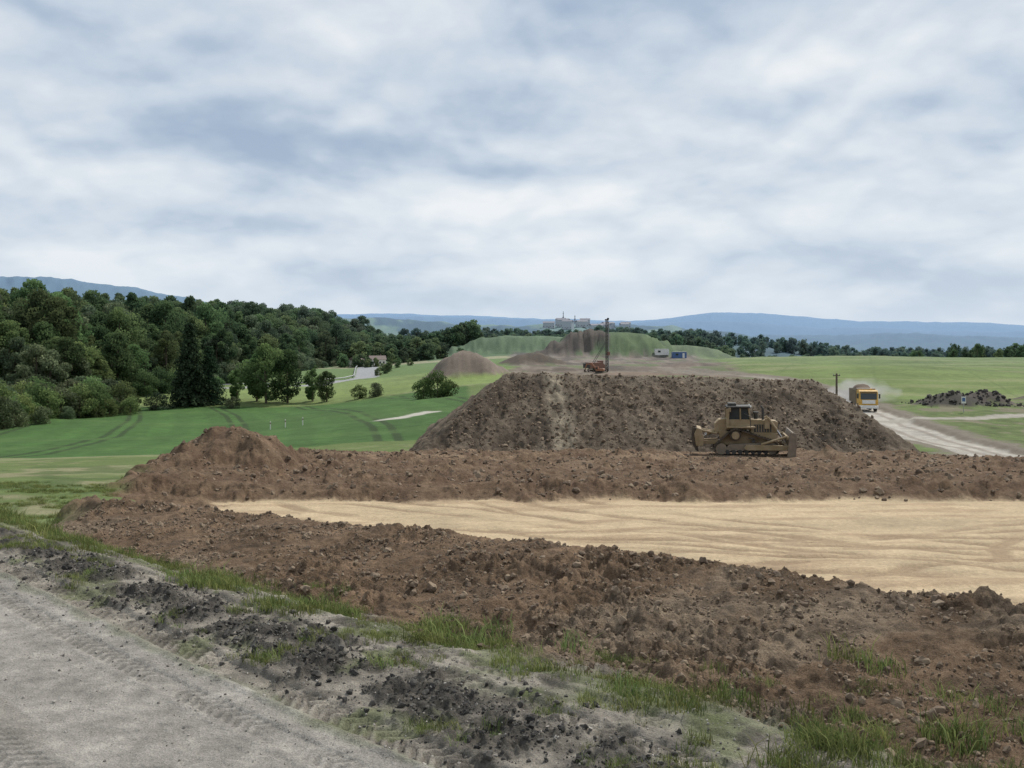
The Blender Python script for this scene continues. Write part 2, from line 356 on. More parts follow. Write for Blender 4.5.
me.polygons.foreach_set('use_smooth',np.ones(len(me.polygons),bool))
me.materials.append(M_ground); link('ground',me)

# ---------------------------------------------------------------- vegetation prototypes
def leaves(centers,size):
    n=len(centers)
    a=rng.normal(size=(n,3)); a/=np.linalg.norm(a,axis=1)[:,None]
    b=rng.normal(size=(n,3)); b-=a*(a*b).sum(1)[:,None]; b/=np.linalg.norm(b,axis=1)[:,None]
    sz=size*(.6+.8*rng.random(n))[:,None]
    a=a*sz*.5;b=b*sz*.32
    c=centers
    V=np.stack([c-a,c+b,c+a,c-b],1).reshape(-1,3)
    F=np.arange(4*n).reshape(n,4)
    return V,F
def tube(p0,p1,r0,r1,k=6):
    p0=np.array(p0,float);p1=np.array(p1,float);d=p1-p0;d/=np.linalg.norm(d)
    h=np.array([1,0,0]) if abs(d[0])<.9 else np.array([0,1,0]); e=np.cross(d,h);e/=np.linalg.norm(e);f=np.cross(d,e)
    a=np.arange(k)*2*pi/k; ring=np.cos(a)[:,None]*e+np.sin(a)[:,None]*f
    V=np.vstack([p0+ring*r0,p1+ring*r1]); F=[[q,(q+1)%k,k+(q+1)%k,k+q] for q in range(k)]
    return V,np.array(F)
def assemble(name,parts,mats):
    Vs=[];Fs=[];mi=[];vv=[];o=0
    for V,F,m,val in parts:
        Vs.append(V);Fs.append(F+o);o+=len(V);mi+= [m]*len(F); vv.append(val if hasattr(val,'__len__') else np.full(len(V),val))
    me=fast_mesh(name,np.vstack(Vs),np.vstack(Fs))
    me.polygons.foreach_set('material_index',np.array(mi,np.int32))
    at=me.attributes.new('v','FLOAT','POINT'); at.data.foreach_set('value',np.concatenate(vv).astype(np.float32))
    for m in mats: me.materials.append(m)
    return me
def broadleaf(name,h,w,nl,leaf,mat,low=.12):
    parts=[]
    th=h*.45
    lean=rng.normal(size=2)*.02*h
    top=(lean[0],lean[1],th)
    V,F=tube((0,0,-.5),top,h*.022,h*.014,8);parts.append((V,F,1,0.))
    V,F=tube(top,(lean[0],lean[1],h*.85),h*.014,h*.004,6);parts.append((V,F,1,0.))
    nc=rng.integers(22,32)
    for c in range(nc):
        z=low+ (1-low-.06)*((c+.5)/nc)
        prof=math.sin(pi*min(1,max(.08,(z-low*.5)/(1.04-low*.5))))**.65
        a=rng.random()*2*pi; rad=w*.5*prof*(.55+.5*rng.random()) if c<nc-3 else w*.12*rng.random()
        ctr=np.array([math.cos(a)*rad*.8+lean[0],math.sin(a)*rad*.8+lean[1],z*h])
        if c%3==0:
            V,F=tube((lean[0]*.5,lean[1]*.5,max(.12*h,ctr[2]*.6)),tuple(ctr),h*.007,h*.002,4);parts.append((V,F,1,0.))
        rc=w*(.11+.11*rng.random()); n=int(nl/nc)
        d=rng.normal(size=(n,3));d/=np.linalg.norm(d,axis=1)[:,None]
        P=ctr+d*(rc*(.5+.6*rng.random(n)**.6))[:,None]*np.array([1,1,.78])
        V,F=leaves(P,leaf)
        base=rng.random()*.45
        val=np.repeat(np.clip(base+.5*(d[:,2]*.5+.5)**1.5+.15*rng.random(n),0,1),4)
        parts.append((V,F,0,val))
    return assemble(name,parts,[mat,M_bark])
def spruce(name,h,w,mat=M_con):
    parts=[]; V,F=tube((0,0,-.5),(0,0,h*.98),h*.018,.03,7);parts.append((V,F,1,0.))
    nt_=26
    for k in range(nt_):
        z=h*(.07+.92*k/nt_); R=w*.5*(1-k/nt_)**.7+.25
        nb=int(9+6*(1-k/nt_))
        for b in range(nb):
            a=rng.random()*2*pi; Rb=R*(.6+.55*rng.random()); n=int(14+26*(1-k/nt_))
            q=rng.random(n)**.7
            P=np.stack([math.cos(a)*Rb*q,math.sin(a)*Rb*q,z-Rb*.35*q],1)+rng.normal(size=(n,3))*np.array([.2,.2,.15])*(h/14)
            V,F=leaves(P,.5*h/16);parts.append((V,F,0,np.repeat(np.clip(q*.8+.2*rng.random(n),0,1),4)))
    return assemble(name,parts,[mat,M_bark])
def grass(name,n,h,spread):
    Vs=[];Fs=[];vals=[];o=0
    for k in range(n):
        a=rng.random()*2*pi;r=spread*rng.random()**.6;x,y=r*math.cos(a),r*math.sin(a)
        b=rng.random()*2*pi; ln=h*(.3+.9*rng.random()); bend=ln*(.2+.9*rng.random()); w=.0022+.003*rng.random()
        dx,dy=math.cos(b),math.sin(b); px,py=-dy*w,dx*w
        pts=[(x+px,y+py,-.02),(x-px,y-py,-.02),(x-px*.8+dx*bend*.35,y-py*.8+dy*bend*.35,ln*.6),(x+px*.8+dx*bend*.35,y+py*.8+dy*bend*.35,ln*.6),
             (x+dx*bend-px*.1,y+dy*bend-py*.1,ln*.9),(x+dx*bend+px*.1,y+dy*bend+py*.1,ln*.9)]
        Vs+=pts;Fs+=[[o,o+1,o+2,o+3],[o+3,o+2,o+4,o+5]];o+=6;vals+=[rng.random()]*6
    return assemble(name,[(np.array(Vs),np.array(Fs),0,np.array(vals))],[M_grass])
import bmesh
def rock(name,seed,mat,sub=2):
    bm=bmesh.new();bmesh.ops.create_icosphere(bm,subdivisions=sub,radius=1)
    r=np.random.default_rng(seed); pl=r.normal(size=(9,3));pl/=np.linalg.norm(pl,axis=1)[:,None];dd=.45+.4*r.random(9)
    for v in bm.verts:
        p=np.array(v.co)
        for q in range(9):
            e=p@pl[q]-dd[q]
            if e>0:p=p-pl[q]*e
        p=p*(1+.13*r.normal())*np.array([1,.85,.7]); v.co=p
    me=bpy.data.meshes.new(name);bm.to_mesh(me);bm.free();me.materials.append(mat);return me

def proto(colname,meshes):
    c=bpy.data.collections.new(colname)
    for k,me in enumerate(meshes):
        c.objects.link(bpy.data.objects.new(f'{colname}_{k:02d}',me))
    return c
def scatter(name,coll,P,scale,rz,tilt=None):
    n=len(P)
    me=bpy.data.meshes.new(name);me.vertices.add(n);me.vertices.foreach_set('co',np.asarray(P,np.float32).ravel())
    nk=len(coll.objects)
    a=me.attributes.new('sc','FLOAT_VECTOR','POINT'); s=np.asarray(scale,float); s3=np.stack([s,s,s],1) if s.ndim==1 else s
    a.data.foreach_set('vector',s3.astype(np.float32).ravel())
    rot=np.zeros((n,3)); rot[:,2]=rz
    if tilt is not None: rot[:,:2]=tilt
    a=me.attributes.new('ro','FLOAT_VECTOR','POINT'); a.data.foreach_set('vector',rot.astype(np.float32).ravel())
    a=me.attributes.new('ix','INT','POINT'); a.data.foreach_set('value',rng.integers(0,nk,n).astype(np.int32))
    o=link(name,me)
    ng=bpy.data.node_groups.new(name+'_nodes','GeometryNodeTree')
    ng.interface.new_socket('Geometry',in_out='INPUT',socket_type='NodeSocketGeometry');ng.interface.new_socket('Geometry',in_out='OUTPUT',socket_type='NodeSocketGeometry')
    N,Lk=ng.nodes,ng.links; gi=N.new('NodeGroupInput');go=N.new('NodeGroupOutput')
    ip=N.new('GeometryNodeInstanceOnPoints');ci=N.new('GeometryNodeCollectionInfo');ci.inputs['Collection'].default_value=coll
    ci.inputs['Separate Children'].default_value=True;ci.inputs['Reset Children'].default_value=True
    def na_(nm,dt):
        q=N.new('GeometryNodeInputNamedAttribute');q.data_type=dt;q.inputs['Name'].default_value=nm;return q.outputs['Attribute']
    Lk.new(gi.outputs[0],ip.inputs['Points']);Lk.new(ci.outputs[0],ip.inputs['Instance']);ip.inputs['Pick Instance'].default_value=True
    Lk.new(na_('ix','INT'),ip.inputs['Instance Index']);Lk.new(na_('sc','FLOAT_VECTOR'),ip.inputs['Scale'])
    er=N.new('FunctionNodeEulerToRotation');Lk.new(na_('ro','FLOAT_VECTOR'),er.inputs[0]);Lk.new(er.outputs[0],ip.inputs['Rotation'])
    Lk.new(ip.outputs[0],go.inputs[0])
    md=o.modifiers.new('scatter','NODES');md.node_group=ng
    return o
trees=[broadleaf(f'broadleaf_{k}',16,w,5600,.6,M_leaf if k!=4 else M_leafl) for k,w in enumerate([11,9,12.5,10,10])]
P_tree=proto('tree_shapes',trees)
P_far=proto('far_tree_shapes',[broadleaf(f'far_broadleaf_{k}',12,10,1300,1.1,M_leaf,low=.02) for k in range(4)])
bush=[broadleaf(f'shrub_{k}',5,6.5,2600,.36,M_leafl if k else M_leaf,low=.0) for k in range(3)]
P_bush=proto('shrub_shapes',bush)
P_grass=proto('grass_shapes',[grass(f'grass_tuft_{k}',n,h,s) for k,(n,h,s) in enumerate([(46,.11,.17),(34,.08,.19),(52,.15,.2),(30,.06,.15)])])
P_clod=proto('clod_shapes',[rock(f'clod_{k}',k,M_clod) for k in range(6)])
P_darkr=proto('rubble_shapes',[rock(f'rubble_{k}',k+20,M_dark) for k in range(4)])
P_stone=proto('stone_shapes',[rock(f'stone_{k}',k+40,M_stone,1) for k in range(4)])

N0=4600
fy=222+ (640-222)*rng.random(N0); fx=fxe(fy)-(rng.random(N0)**1.2)*230
keep=(fx/fy>-.68)&(fx>-330)
pts=[];cell={}
for a,b in zip(fx[keep],fy[keep]):
    k=(int(a//7.),int(b//7.))
    if k in cell: continue
    cell[k]=1;pts.append((a,b))
pts=np.array(pts); n=len(pts); zz=Hz(pts[:,0],pts[:,1])
edge=(fxe(pts[:,1])-pts[:,0])<14
sc=(.75+.58*rng.random(n))*np.where(edge,.78,1.08)
s3=np.stack([sc,sc,sc*(.85+.35*rng.random(n))],1)
scatter('forest',P_tree,np.column_stack([pts,zz-.4]),s3,rng.random(n)*6.28)
q=[]
for k in range(150):
    yb=200+rng.random()*400; q.append((fxe(yb)+2+rng.normal()*3,yb))
for k in range(60): q.append((-100+rng.normal()*9,150+rng.random()*75))
for k in range(26): q.append((-86+rng.normal()*3,165+rng.random()*60))
q=np.array(q);n=len(q);scatter('shrubs',P_bush,np.column_stack([q,Hz(q[:,0],q[:,1])-.3]),.5+.9*rng.random(n),rng.random(n)*6.28)
q=[];sc=[]
def line(x0,y0,x1,y1,n,jit,s0,s1):
    for k in range(n):
        f=rng.random();q.append((x0+(x1-x0)*f+rng.normal()*jit,y0+(y1-y0)*f+rng.normal()*jit));sc.append(s0+(s1-s0)*rng.random())
line(170,432,270,425,26,3,.3,.6); line(190,440,330,430,60,3,.25,.65)
line(-78,520,-25,550,50,5,.6,1.1); line(-75,640,20,690,70,8,.5,.9); line(-55,468,-28,480,14,3,.4,.7); line(-78,462,-60,470,16,3,.6,1.0)
line(-64,424,-57,427,5,1.5,.25,.4); line(-72,440,-66,432,6,2,.4,.7)
line(-130,800,140,860,130,10,.5,1.); line(-60,610,0,620,14,5,.3,.6)
line(90,700,260,760,110,10,.5,1.0); line(-100,960,200,990,180,14,.6,1.1); line(-48,340,-40,400,7,2,.25,.4)
for k in range(300): 
    q.append((80+rng.random()*500,900+rng.random()*250));sc.append(.7+.6*rng.random())
q=np.array(q);sc=np.array(sc);n=len(q)
scatter('distant_treeline',P_far,np.column_stack([q,Hz(q[:,0],q[:,1])-.5]),sc,rng.random(n)*6.28)
sp=[spruce('spruce_a',19,9.5),spruce('spruce_b',15,9)]
def place(name,me,x,y,s=1,rz=0,szz=None):
    o=link(name,me);o.location=(x,y,gz(x,y)-.2);o.scale=(s,s,s*(szz or 1));o.rotation_euler=(0,0,rz);return o
place('spruce_tree',sp[0],-73.5,228,1.04); place('spruce_tree',sp[1],-70,231,.95,1); place('spruce_tree',sp[1],-76,234,.95,2)
place('deciduous_tree',trees[2],-57,232,.86,1.); place('deciduous_tree',trees[0],-52.5,234,.80,2.); place('deciduous_tree',trees[1],-60.5,237,.76,3.)
place('deciduous_tree',trees[3],-43,232,.47,1.4); place('deciduous_tree',trees[1],-46.8,235,.5,4); place('deciduous_tree',trees[1],-66,240,.5,4)
for (x,y,s) in [(-34.5,226,.62),(-31,225,.66),(-13.8,184,.95),(-16.5,187,.75),(-11.8,186,.6),(-62,222,.55),(-79,222,.8)]:
    place('shrub',bush[rng.integers(3)],x,y,s,rng.random()*6)

def st(s0,s1,t0,t1,m):
    s=4.55+s0+(s1-s0)*rng.random(m); t=t0+(t1-t0)*rng.random(m)
    return s*.688-t*.726, s*.726+t*.688
gx,gy=[],[];gs=[]
x,y=st(1.6,3.5,-2,22,12000); s,t=coords(x,y)
pat=fbm(x/1.1,y/1.1,3,301)
dens=pat+.6*np.exp(-((s-2.5)/.4)**2)-.42+.25*ss(8,18,t)
k=(dens>.35*rng.normal(size=len(x)))&(rng.random(len(x))<.6); gx.append(x[k]);gy.append(y[k]);gs.append((.3+.9*rng.random(k.sum())**2)*(.75+.7*np.clip(pat[k],0,1)))
x,y=st(.35,2.2,-2,24,6000); k=fbm(x/.8,y/.8,3,305)-.36+.3*ss(10,20,y)>.25*rng.random(len(x)); gx.append(x[k]);gy.append(y[k]);gs.append(.25+.4*rng.random(k.sum()))
x=-26+22*rng.random(15000);y=14+34*rng.random(15000);s,t=coords(x,y); xb=I(y,[5,16.2,25,60],[-9,-7.8,-11.3,-21.5])
k=(s>1.2)&(x<xb-.2)&(x/y>-.62)&(fbm(x/1.6,y/2.6,3,309)>.02); gx.append(x[k]);gy.append(y[k]);gs.append(.4+.7*rng.random(k.sum()))
x,y=st(2.2,4.6,-2.2,4.5,1500); k=fbm(x/.5,y/.5,2,311)>.2+.25*rng.random(len(x)); gx.append(x[k]);gy.append(y[k]);gs.append(.3+1.1*rng.random(k.sum())**1.5)
gx=np.concatenate(gx);gy=np.concatenate(gy);gs=np.concatenate(gs);n=len(gx)
scatter('verge_grass',P_grass,np.column_stack([gx,gy,Hz(gx,gy)]),gs,rng.random(n)*6.28)
def powr(n,a,b,p=2.6): 
    u_=rng.random(n);return (a**(1-p)+(b**(1-p)-a**(1-p))*u_)**(1/(1-p))
x1,y1=st(2.4,8.2,-3,24,28000); s1=powr(28000,.011,.085,3.0)
x2=-24+62*rng.random(8000);y2=40+37*rng.random(8000);s2=powr(8000,.05,.26,2.8)
x3=-8+42*rng.random(4500);y3=78+13*rng.random(4500);s3_=powr(4500,.06,.26,2.7)
x=np.concatenate([x1,x2,x3]);y=np.concatenate([y1,y2,y3]);sc=np.concatenate([s1,s2,s3_])
D=dirtmask(x,y,np.zeros_like(x)); k=(((D>.6)&((fbm(x/1.2,y/1.2,3,321)>-.2)))|((y>79)&(x>-5)&(x<30)))&~((np.hypot(x-17,(y-72.5)*.8)<6)&(sc>.1)); x,y,sc=x[k],y[k],sc[k];n=len(x)
scatter('soil_clods',P_clod,np.column_stack([x,y,Hz(x,y)+sc*.15]),sc,rng.random(n)*6.28,rng.normal(size=(n,2))*.6)
s_=4.55+.92+rng.normal(size=6500)*.33;t_=-3+17*rng.random(6500);x,y=s_*.688-t_*.726,s_*.726+t_*.688;s,t=coords(x,y);sc=powr(6500,.007,.05,2.5);k=fbm(t/.8,t*0+3,3,185)+.12>-.4+.4*rng.random(6500);x,y,sc=x[k],y[k],sc[k];n=len(x)
scatter('dark_rubble',P_darkr,np.column_stack([x,y,Hz(x,y)+sc*.2]),sc,rng.random(n)*6.28,rng.normal(size=(n,2))*.6)
x,y=st(-1.5,2.6,-3,14,10000);s,t=coords(x,y);sc=powr(10000,.005,.024,2.6);k=rng.random(10000)<ss(-1.5,1,s)+.15;x,y,sc=x[k],y[k],sc[k];n=len(x)
scatter('gravel_stones',P_stone,np.column_stack([x,y,Hz(x,y)+sc*.3]),sc,rng.random(n)*6.28,rng.normal(size=(n,2))*.6)
x=61+16*rng.random(220);y=146+11*rng.random(220);sc=powr(220,.15,.55,2.2)
scatter('rubble_heap_stones',P_darkr,np.column_stack([x,y,Hz(x,y)+sc*.2]),sc,rng.random(220)*6.28,rng.normal(size=(220,2))*.6)

# ---------------------------------------------------------------- machine parts helpers
def finish(bm,name,mat,parent,loc=(0,0,0),rot=(0,0,0),bev=0,smooth=False):
    if bev>0: bmesh.ops.bevel(bm,geom=list(bm.edges),offset=bev,segments=2,affect='EDGES',profile=.6)
    bmesh.ops.recalc_face_normals(bm,faces=bm.faces)
    me=bpy.data.meshes.new(name);bm.to_mesh(me);bm.free();me.materials.append(mat)
    if smooth: me.polygons.foreach_set('use_smooth',np.ones(len(me.polygons),bool))
    o=link(name,me);o.parent=parent;o.location=loc;o.rotation_euler=rot;return o
def box(par,name,mat,c,s,rot=(0,0,0),bev=.02):
    bm=bmesh.new();bmesh.ops.create_cube(bm,size=1,matrix=Matrix.Diagonal((*s,1)));return finish(bm,name,mat,par,c,rot,min(bev,min(s)*.3))
def cyl(par,name,mat,p0,p1,r,r2=None,seg=20):
    p0=Vector(p0);p1=Vector(p1);d=p1-p0;bm=bmesh.new()
    bmesh.ops.create_cone(bm,cap_ends=True,segments=seg,radius1=r,radius2=r if r2 is None else r2,depth=d.length)
    q=d.to_track_quat('Z','Y').to_matrix().to_4x4();bmesh.ops.transform(bm,matrix=Matrix.Translation((p0+p1)/2)@q,verts=bm.verts)
    return finish(bm,name,mat,par)
def prism(par,name,mat,prof,y0,y1,bev=.02):
    bm=bmesh.new();vs=[bm.verts.new((a,y0,b)) for a,b in prof];f=bm.faces.new(vs)
    r=bmesh.ops.extrude_face_region(bm,geom=[f]);bmesh.ops.translate(bm,vec=(0,y1-y0,0),verts=[v for v in r['geom'] if isinstance(v,bmesh.types.BMVert)])
    return finish(bm,name,mat,par,bev=bev)
def empty(name,loc,rz):
    o=bpy.data.objects.new(name,None);scene.collection.objects.link(o);o.location=loc;o.rotation_euler=(0,0,rz);return o
def hull(circles,n=40):
    P=[]
    for cx,cz,r in circles:
        for k in range(n):
            a=2*pi*k/n;P.append((cx+r*math.cos(a),cz+r*math.sin(a)))
    P=sorted(set(P))
    def half(P):
        h=[]
        for p in P:
            while len(h)>=2 and (h[-1][0]-h[-2][0])*(p[1]-h[-2][1])-(h[-1][1]-h[-2][1])*(p[0]-h[-2][0])<=0:h.pop()
            h.append(p)
        return h[:-1]
    return half(P)+half(P[::-1])
def track(par,name,circles,yc,w,mat,pitch=.2,th=.07):
    H_=np.array(hull(circles)+[hull(circles)[0]]);seg=np.linalg.norm(np.diff(H_,axis=0),axis=1);cum=np.concatenate([[0],np.cumsum(seg)])
    n=int(cum[-1]/pitch);bm=bmesh.new()
    for k in range(n):
        d=cum[-1]*k/n;x=np.interp(d,cum,H_[:,0]);z=np.interp(d,cum,H_[:,1]);d2=(d+.02)%cum[-1];x2=np.interp(d2,cum,H_[:,0]);z2=np.interp(d2,cum,H_[:,1])
        a=math.atan2(z2-z,x2-x)
        for (sx,sz,off) in ((pitch*.93,th,0),(pitch*.16,th*.9,-th*.9)):
            M=Matrix.Translation((x,yc,z))@Matrix.Rotation(-a,4,'Y')@Matrix.Translation((0,0,off))@Matrix.Diagonal((sx,w,sz,1))
            bmesh.ops.create_cube(bm,size=1,matrix=M)
    return finish(bm,name,mat,par)
DUST=(.33,.26,.18)
M_yel=simple('dusty_machine_paint',(.32,.225,.105),.7,0,.3,1.6,DUST,.65)
M_trk=simple('muddy_track_steel',(.06,.048,.038),.8,.2,.35,4,(.16,.115,.075),.6)
M_blk=simple('dark_machine_parts',(.03,.03,.03),.6,0,.3,3,(.12,.1,.08),.4)
M_bld=simple('blade_steel',(.20,.16,.12),.55,.2,.3,2.,DUST,.5)
M_chr=simple('cylinder_rod',(.5,.5,.5),.25,.9)
M_gls=simple('tinted_glass',(.03,.04,.045),.08)
M_org=simple('orange_yellow_paint',(.62,.36,.07),.5)
M_dorg=simple('faded_orange_paint',(.28,.12,.06),.6)
M_wht=simple('white_paint',(.7,.69,.65),.5,0,.1)
M_red=simple('rig_paint',(.2,.10,.07),.6)
M_rub=simple('tyre_rubber',(.03,.028,.026),.9)
M_lamp=simple('lamp_lens',(.8,.8,.75),.15)
M_blu=simple('blue_paint',(.07,.14,.3),.5)
M_gry=simple('galvanised_steel',(.35,.36,.36),.5,.5)
M_wood=simple('weathered_wood',(.12,.095,.07),.9)

def bulldozer(x,y,z,rz):
    E=empty('bulldozer',(x,y,z),rz)
    C_=[(1.75,.5,.5),(-1.75,.47,.47),(-.75,1.42,.45)]
    for sd in (-1,1):
        yc=sd*1.07; nm='right' if sd<0 else 'left'
        track(E,nm+'_track',C_,yc,.6,M_trk)
        cyl(E,nm+'_front_idler',M_bld,(1.75,yc-.2,.5),(1.75,yc+.2,.5),.42,seg=28);cyl(E,nm+'_rear_idler',M_bld,(-1.75,yc-.2,.47),(-1.75,yc+.2,.47),.39,seg=28)
        cyl(E,nm+'_sprocket',M_trk,(-.75,yc-.2,1.42),(-.75,yc+.2,1.42),.4,seg=24);cyl(E,nm+'_final_drive',M_yel,(-.75,yc-.36,1.42),(-.75,yc+.36,1.42),.27)
        prism(E,nm+'_roller_frame',M_bld,[(-1.5,.36),(1.5,.36),(1.6,.62),(.9,.86),(-1.2,.78)],yc-.2,yc+.2)
        for k in range(7): cyl(E,f'{nm}_roller_{k}',M_blk,(-1.32+k*.44,yc-.22,.24),(-1.32+k*.44,yc+.22,.24),.16)
        cyl(E,nm+'_carrier_roller',M_blk,(.5,yc-.15,1.0),(.5,yc+.15,1.0),.12)
        prism(E,nm+'_push_arm',M_yel,[(-.2,.55),(0,.4),(2.75,.38),(2.95,.5),(2.75,.72),(0,.78)],sd*1.5-.1,sd*1.5+.1)
        cyl(E,nm+'_tilt_brace',M_yel,(1.0,sd*1.5,.8),(2.85,sd*1.4,1.35),.09)
        cyl(E,nm+'_lift_cylinder',M_yel,(1.55,sd*.72,2.62),(2.15,sd*.8,1.75),.095);cyl(E,nm+'_lift_rod',M_chr,(2.15,sd*.8,1.75),(2.75,sd*.9,.85),.05)
        box(E,nm+'_lift_bracket',M_yel,(1.5,sd*.7,2.2),(.35,.14,.75))
        box(E,nm+'_fender',M_yel,(-.35,sd*1.0,1.98),(2.0,.5,.1))
        box(E,nm+'_step',M_blk,(.35,sd*1.2,1.2),(.4,.25,.05))
        cyl(E,nm+'_handrail',M_blk,(.3,sd*1.22,2.0),(.3,sd*1.22,2.75),.025,seg=8);cyl(E,nm+'_handrail_top',M_blk,(.3,sd*1.22,2.75),(-.1,sd*1.0,2.95),.025,seg=8)
        box(E,nm+'_work_lamp',M_lamp,(.38,sd*.72,3.42),(.1,.2,.13))
    prism(E,'main_hull',M_yel,[(-1.7,.7),(2.0,.7),(2.2,1.1),(2.2,1.5),(-1.9,1.7)],-.75,.75)
    prism(E,'engine_hood',M_yel,[(.35,1.5),(2.2,1.4),(2.28,2.28),(2.1,2.38),(.35,2.5)],-.55,.55,.05)
    for sd in (-1,1):
        box(E,'hood_side_panel',M_blk,(1.2,sd*.555,1.85),(1.2,.02,.55),bev=.005)
        for k in range(6): box(E,f'hood_louvre_{k}',M_yel,(.75+k*.18,sd*.57,1.85),(.05,.03,.5),bev=.004)
    box(E,'radiator_grille',M_blk,(2.27,0,1.85),(.05,.95,.7),bev=.01)
    cyl(E,'exhaust_stack',M_blk,(1.25,-.22,2.4),(1.25,-.22,3.25),.085);cyl(E,'exhaust_tip',M_blk,(1.25,-.22,3.25),(1.13,-.22,3.42),.075)
    cyl(E,'air_precleaner',M_blk,(.8,.25,2.45),(.8,.25,2.85),.14);cyl(E,'precleaner_cap',M_blk,(.8,.25,2.85),(.8,.25,2.97),.2)
    box(E,'cab_floor',M_yel,(-.55,0,1.95),(1.75,1.5,.35))
    prism(E,'cab_lower',M_yel,[(-1.25,2.1),(.3,2.1),(.38,2.5),(-1.25,2.5)],-.68,.68)
    prism(E,'cab_glass',M_gls,[(-1.17,2.5),(.3,2.5),(.18,3.3),(-1.1,3.3)],-.62,.62)
    for sd in (-1,1):
        for px,qx in ((.35,.22),(-.35,-.35),(-1.2,-1.12)): 
            cyl(E,'cab_pillar',M_yel,(px,sd*.66,2.45),(qx,sd*.66,3.34),.055,seg=8)
    box(E,'cab_roof',M_blk,(-.45,0,3.38),(1.75,1.6,.14),bev=.05); box(E,'rops_bar',M_yel,(-1.1,0,3.2),(.18,1.75,.3))
    for sd in (-1,1): box(E,'rops_post',M_yel,(-1.25,sd*.82,2.55),(.2,.16,1.4))
    box(E,'roof_ac_unit',M_blk,(-.9,0,3.55),(.6,.8,.2),bev=.05)
    prism(E,'fuel_tank',M_yel,[(-2.15,1.5),(-1.3,1.5),(-1.3,2.55),(-1.85,2.5),(-2.15,2.2)],-.62,.62,.06)
    nz=10;front=[];back=[]
    for k in range(nz+1):
        f=k/nz;zz_=.02+1.65*f;xo=3.22-.34*math.sin(pi*(.05+.8*f))+.12*f
        front.append((xo,zz_));back.append((xo-.09,zz_))
    prism(E,'blade',M_bld,front+back[::-1],-1.95,1.95,0)
    for sd in (-1,1): prism(E,'blade_side_plate',M_bld,[(2.72,.0),(3.3,.0),(3.36,.9),(3.34,1.6),(2.9,1.68)],sd*1.99-.035,sd*1.99+.035,0)
    box(E,'cutting_edge',M_trk,(3.25,0,.0),(.1,3.95,.22),bev=.01)
    box(E,'blade_rear_beam',M_yel,(2.78,0,.55),(.18,3.5,.3));box(E,'blade_upper_beam',M_yel,(2.82,0,1.25),(.14,3.3,.2))
    for sd in (-1,1):
        prism(E,'ripper_lower_arm',M_yel,[(-1.9,.75),(-1.9,1.05),(-3.1,1.0),(-3.15,.75)],sd*.55-.1,sd*.55+.1)
        cyl(E,'ripper_cylinder',M_yel,(-2.0,sd*.4,1.75),(-2.7,sd*.4,1.45),.1);cyl(E,'ripper_rod',M_chr,(-2.7,sd*.4,1.45),(-3.1,sd*.4,1.2),.05)
        cyl(E,'ripper_tilt_cylinder',M_yel,(-2.0,sd*.6,1.5),(-3.25,sd*.6,1.75),.08)
    prism(E,'ripper_beam',M_yel,[(-3.0,.65),(-3.5,.65),(-3.62,1.5),(-3.4,1.95),(-3.1,1.85),(-2.95,1.2)],-1.05,1.05,.04)
    for yy_ in (-.8,.8): prism(E,'ripper_shank',M_trk,[(-3.42,1.9),(-3.7,1.95),(-3.8,.9),(-3.55,.35),(-3.3,.2),(-3.42,.75)],yy_-.06,yy_+.06,.01)
    E.rotation_euler=(0,math.radians(-1),rz)
    return E
gm=float(np.median(Hz(17+np.linspace(-2,2,9),np.full(9,71.2))))
bulldozer(16.8,72.0,gm+.06,math.radians(-9))

def dump_truck(x,y,rz):
    E=empty('dump_truck',(x,y,gz(x,y)),rz);E.scale=(1.05,)*3
    for ax in (3.0,-.6,-2.0):
        for sd in (-1,1):
            cyl(E,'wheel',M_rub,(ax,sd*.92,.52),(ax,sd*1.24,.52),.52,seg=24);cyl(E,'wheel_hub',M_gry,(ax,sd*1.2,.52),(ax,sd*1.26,.52),.24)
    box(E,'chassis',M_blk,(.4,0,.85),(7.2,.9,.28))
    prism(E,'cab',M_org,[(2.2,.85),(4.25,.85),(4.35,1.5),(4.2,2.75),(3.9,3.0),(2.2,3.0)],-1.22,1.22,.06)
    box(E,'windscreen',M_gls,(4.29,0,2.2),(.03,2.1,.85),rot=(0,math.radians(-6.8),0));box(E,'grille',M_wht,(4.37,0,1.45),(.05,1.7,.5),bev=.01)
    box(E,'bumper',M_wht,(4.4,0,.78),(.25,2.45,.42),bev=.05)
    for sd in (-1,1):
        box(E,'headlight',M_lamp,(4.54,sd*.92,.85),(.04,.4,.2),bev=.01);box(E,'side_window',M_gls,(3.3,sd*1.225,2.2),(1.1,.02,.75),bev=.005)
        box(E,'mirror',M_blk,(4.15,sd*1.42,2.2),(.12,.2,.6));cyl(E,'mirror_arm',M_blk,(4.1,sd*1.2,2.5),(4.15,sd*1.42,2.5),.025,seg=6)
        box(E,'front_mudguard',M_blk,(3.0,sd*1.1,1.12),(1.3,.34,.08))
    box(E,'sun_visor',M_blk,(4.25,0,2.78),(.25,2.2,.1));box(E,'beacon',M_org,(3.2,.5,3.1),(.2,.2,.2))
    prism(E,'tipper_body',M_bld,[(-3.3,1.1),(2.0,1.1),(2.1,2.95),(2.6,3.15),(2.0,3.2),(-3.5,2.9)],-1.25,1.25,.03)
    for k in range(6):
        for sd in (-1,1): box(E,'body_rib',M_bld,(-2.9+k*.9,sd*1.27,2.0),(.12,.06,1.7),bev=.01)
    bm=bmesh.new();bmesh.ops.create_icosphere(bm,subdivisions=3,radius=1)
    for v in bm.verts: v.co=Vector((v.co.x*2.5,v.co.y*1.1,max(0,v.co.z)*.6*(1+.2*math.sin(v.co.x*7))))
    finish(bm,'soil_load',M_clod,E,(-.7,0,2.95))
dump_truck(51.2,146,math.radians(-90-9))
